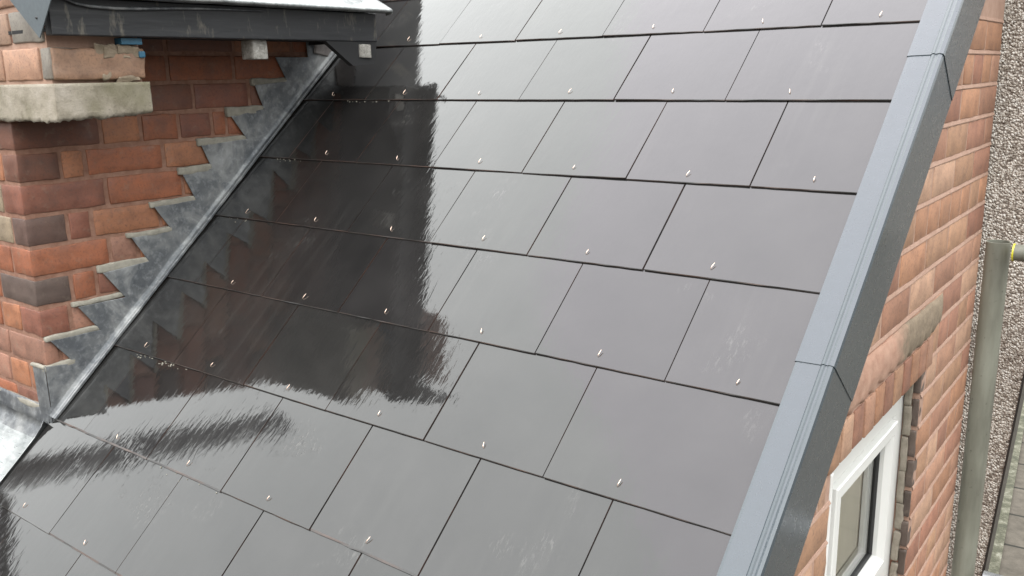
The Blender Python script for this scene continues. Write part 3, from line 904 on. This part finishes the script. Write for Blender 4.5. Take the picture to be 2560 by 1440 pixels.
# lead apron turned up against the front face and the sloping tray in the sky-bright lead colour
def trayp(u, v, h): return rp(u, v, h - .032)
rowsA = []
for i in range(61):
    x = -2.6 + (2.6 - 1.6905) * i / 60
    wv_ = .003 * noise.noise(Vector((x * 12, 1, 0)))
    row = []
    ztop = -.966
    yb0 = WY - .008 + wv_
    vb = (yb0) / CO
    for t in range(5): row.append(Vector((x, yb0 - .006 * t / 4, ztop + (trayp(x, vb, .014).z - ztop) * t / 4)))
    for (dv, h) in ((-.012, .010), (-.03, .004), (-.06, .001), (-.12, 0), (-.25, 0), (-.5, 0), (-1.0, 0)):
        row.append(trayp(x, vb + dv, h + .004 * noise.noise(Vector((x * 8, dv * 8, 2))) * (1 if dv < -.05 else .3)))
    rowsA.append(row)
# right-hand welt against the slate edge
for k, (xx, hh) in enumerate(((-1.6895, .038), (-1.687, .037))):
    rowsA.append([Vector((xx, p.y, p.z)) if j < 5 else p + NRM * hh + Vector((xx - p.x, 0, 0)) for j, p in enumerate(rowsA[60])])
bm = bmesh.new(); strip(bm, rowsA)
for f in bm.faces:
    cz = f.calc_center_median()
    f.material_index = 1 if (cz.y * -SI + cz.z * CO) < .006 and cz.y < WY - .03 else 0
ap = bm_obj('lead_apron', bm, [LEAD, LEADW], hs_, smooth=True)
sl = ap.modifiers.new('thick', 'SOLIDIFY'); sl.thickness = .002

bm = prism([(-1.738, -.975), (-1.742, -.852), (-1.700, -.845), (-1.6735, -.845), (-1.6735, -1.012), (-1.690, -1.030), (-1.738, -1.030)], Vector((0, -.0025, 0)), 1, lambda a, b: Vector((a, WY - .0085, b)))
cw = bm_obj('corner_wrap', bm, LEAD, hs_)
md = cw.modifiers.new('bev', 'BEVEL'); md.width = .001; md.segments = 2; md.limit_method = 'ANGLE'
sp = Soup(); sp.box((-1.748, WY - .016, -.853), (WX + .0085, WY - .004, -.841), (1, 1, 1), r=.005, amp=.002, seg=.008); sp.obj('corner_pointing', POINT, hs_)

# ------------------------------------------------------------------ canopy: dark timber fascia with a lead covered slope, carried on the corbel
cn = thing('lead_canopy', 'dark timber fascia capped with pale lead, sky sheen in its colour, above the brick corbel', 'canopy', (-1.5, -.6, 0))
bm = bmesh.new(); add_box(bm, (-1.395, -1.146, .012), (-1.365, -.118, .098)); bevel_all(bm, .003)
fb = bm_obj('fascia_board', bm, FASCIA, cn)
bm = bmesh.new(); add_box(bm, (-1.72, -1.14, .022), (-1.396, -.13, .030)); bm_obj('soffit', bm, DECK, cn)
bm = bmesh.new(); add_box(bm, (-1.72, -.135, .012), (-1.396, -.119, .24)); bm_obj('end_board', bm, FASCIA, cn)
# lead sheet: slope rises away from the front edge
rowsS = []
for i in range(81):
    y = -1.15 + (1.15 - .100) * i / 80
    wob = .0016 * noise.noise(Vector((y * 9, 0, 1)))
    e_ = min(1, i / 80 * 1.0)
    rowsS.append([Vector((-1.340, y, .0985 + wob)), Vector((-1.322, y, .1000 + wob)), Vector((-1.3125, y, .1015 + wob)), Vector((-1.3105, y, .1040 + wob)), Vector((-1.314, y, .1075 + wob)),
                  Vector((-1.345, y, .124 + wob)), Vector((-1.42, y, .160 + wob)), Vector((-1.53, y, .212)), Vector((-1.71, y, .30))])
rowsS.append([Vector((p.x, p.y + .001, p.z - .008)) for p in rowsS[-1]])
bm = bmesh.new(); strip(bm, rowsS)
ls = bm_obj('lead_sheet', bm, LEADW, cn, smooth=True)
sl = ls.modifiers.new('thick', 'SOLIDIFY'); sl.thickness = .002
# sagging clip line under the sheet
pts = [(-1.356, y, z) for y, z in ((-1.11, .092), (-1.085, .083), (-1.05, .0785), (-.99, .0765), (-.92, .0785), (-.84, .083), (-.76, .0855), (-.68, .087), (-.55, .088))]
bm = path_tube(pts, [.002, .003, .0038, .004, .004, .0036, .003, .0026, .002], 10); bm_obj('drip_edge', bm, LEAD, cn, smooth=True)
# rafter feet showing below the fascia
sp = Soup(); sp.box((-1.44, -.580, -.041), (-1.385, -.531, .012), (1, 1, 1), r=.003, amp=.0012, seg=.01)
o = sp.obj('rafter_end', TIMBER, cn)
sp = Soup(); sp.box((-1.41, -.196, -.038), (-1.362, -.150, .003), (1, 1, 1), r=.003, amp=.0015, seg=.01)
o = sp.obj('rafter_end', TIMBER, cn)
bm = yz_prism([(-.330, .0115), (-.225, -.061), (-.136, -.056), (-.118, .0115)], -1.368, .02)
bm_obj('bracket_board', bm, DECK, cn)
bm = bmesh.new(); add_box(bm, (-1.700, -.116, .062), (-1.662, 1.3, .385)); bm_obj('unseen_dark_board', bm, FASCIA, cn)  # unseen board, added to darken the reflection in the upper slates
# torn flap of lead curling down where the flashing meets the soffit
vs = []; fs = []
for i in range(13):
    for j in range(13):
        a = i / 12; b = j / 12
        y = -.120 + a * .135; z = .046 - b * (.060 + .025 * a)
        if b > .0: pass
        vs.append((WX + .012 + .020 * (1 - b) ** 2 + .010 * noise.noise(Vector((y * 15, z * 15, 0))), y, z))
for i in range(12):
    for j in range(12):
        a = i * 13 + j; fs.append((a, a + 13, a + 14, a + 1))
o = mesh_obj('flashing_upstand', vs, fs, mortar_mat('dusty_lead', (.20, .18, .17), (.34, .31, .30)), hs_, smooth=True)
sl = o.modifiers.new('thick', 'SOLIDIFY'); sl.thickness = .002

# grey pressed-metal corner hanging over the brick at top left
bm = prism([(-1.66, .26), (-1.27, .26), (-1.311, .084), (-1.385, .006), (-1.504, .097)], Vector((0, 1, 0)), .0025, lambda a, b: Vector((a, -1.166, b)))
o = bm_obj('metal_flap', bm, FLAP); tag(o, 'blue grey metal flap with one screw pointing down over the corbel brick', 'metal flap')
bm = bmesh.new(); add_tube(bm, (-1.385, -1.1655, .050), (-1.385, -1.1690, .050), .0035, .002, 12); bm_obj('screw', bm, BLKP, o)
# blue packers
bm = bmesh.new(); add_box(bm, (-1.425, -.968, -.0055), (-1.402 + .016, -.913, .0100)); bevel_all(bm, .001)
tag(bm_obj('plastic_packer', bm, BLUE), 'blue plastic packer wedged under the dark fascia', 'packer')
bm = bmesh.new(); add_box(bm, (-1.41, -.920, -.037), (-1.393, -.903, -.021)); bevel_all(bm, .003)
tag(bm_obj('plastic_plug', bm, BLUE), 'small pale blue plug in the edge of the corbel brick', 'plug')

# ------------------------------------------------------------------ pebbledashed neighbour
pb = thing('neighbour_wall', 'narrow pebbledashed wall end butting the brick gable behind the scaffold pole', 'wall', (.3, .8, -3.0))
P0 = Vector((.271, .76, 0)); dr = Vector((-.0917, .9958, 0)); nv = Vector((.9958, .0917, 0))
ex = lambda z: .3875 + .071 * (z + 1.357)
nzs = [-3 + 5.4 * i / 36 for i in range(37)]
bm = bmesh.new()
poly = [(.20, -3.0), (ex(-3.0), -3.0), (ex(2.4), 2.4), (.20, 2.4)]
b2 = prism(poly, Vector((0, .10, 0)), 1, lambda x_, z_: Vector((x_, .764, z_)))
me = bpy.data.meshes.new('tmp'); b2.to_mesh(me); b2.free(); bm.from_mesh(me); bpy.data.meshes.remove(me)
bm_obj('pebbledash_wall', bm, PEBBLE, pb)
bm = bmesh.new()
poly = [(ex(-3.0) - .0005, -3.0), (ex(-3.0) + .0055, -3.0), (ex(2.4) + .0055, 2.4), (ex(2.4) - .0005, 2.4)]
bm_obj('shaded_side_strip', prism(poly, Vector((0, .11, 0)), 1, lambda x_, z_: Vector((x_ + .001, .760, z_))), BLKP, pb)  # black strip standing in for the shaded side face of the wall end
# black drain edge along its foot, then a mossy concrete margin
def along(name, o0, o1, z0, z1, mat, lab=None, cat=None, kind=None, parent=None):
    bm = bmesh.new()
    a = P0 + nv * o0; b = P0 + nv * o1
    pts = [a, b, b + dr * 14, a + dr * 14]
    lo = [bm.verts.new((p.x, p.y, z0)) for p in pts]; hi = [bm.verts.new((p.x, p.y, z1)) for p in pts]
    bm.faces.new(lo[::-1]); bm.faces.new(hi)
    for i in range(4): bm.faces.new((lo[i], lo[(i + 1) % 4], hi[(i + 1) % 4], hi[i]))
    o = bm_obj(name, bm, mat, parent)
    if kind: o['kind'] = kind
    return o
along('path_margin', .016, .085, -3.02, -2.985, MOSS, kind='structure')

# ------------------------------------------------------------------ scaffold
bm = bmesh.new(); add_tube(bm, (.4255, -.02, -3.0), (.4255, -.02, -.474), .0247, n=48, open_end=True)
o = bm_obj('scaffold_pole', bm, GALV, smooth=True)
md = o.modifiers.new('e', 'EDGE_SPLIT'); md.split_angle = math.radians(40)
tag(o, 'weathered grey upright scaffold tube with an open top beside the pebbledash', 'scaffold pole')
bm = bmesh.new(); add_tube(bm, (.95, -.05, -.4895), (.462, -.05, -.4895), .0175, n=32)
o = bm_obj('scaffold_tube', bm, GALV, smooth=True); tag(o, 'horizontal tube with a yellow end ring meeting the pole near its top', 'scaffold tube')
md = o.modifiers.new('e', 'EDGE_SPLIT'); md.split_angle = math.radians(40)
bm = bmesh.new(); add_tube(bm, (.4625, -.05, -.4895), (.459, -.05, -.4895), .0190, n=32); bm_obj('end_ring', bm, YEL, o)
bm = bmesh.new(); add_tube(bm, (.95, -.05, -1.272), (.473, -.05, -1.272), .0242, n=32)
o = bm_obj('scaffold_tube', bm, ALU, smooth=True); tag(o, 'bright silver horizontal tube at the foot of the view beside the weathered pole', 'scaffold tube')
md = o.modifiers.new('e', 'EDGE_SPLIT'); md.split_angle = math.radians(40)
# the frame out of view to the left whose reflection crosses the lower slates
bm = bmesh.new(); add_tube(bm, (-2.5, -1.555, -3.0), (-2.5, -1.555, .45), .052, n=24)
o = bm_obj('drain_pipe', bm, BLKP, smooth=True); tag(o, 'black upright pipe mirrored as a ragged band in the lower slates', 'drain pipe')
bm = bmesh.new(); add_tube(bm, (-2.44, -1.60, -.80), (-2.44, -2.9, -.80), .028, n=24); bm_obj('branch_pipe', bm, BLKP, o, smooth=True)
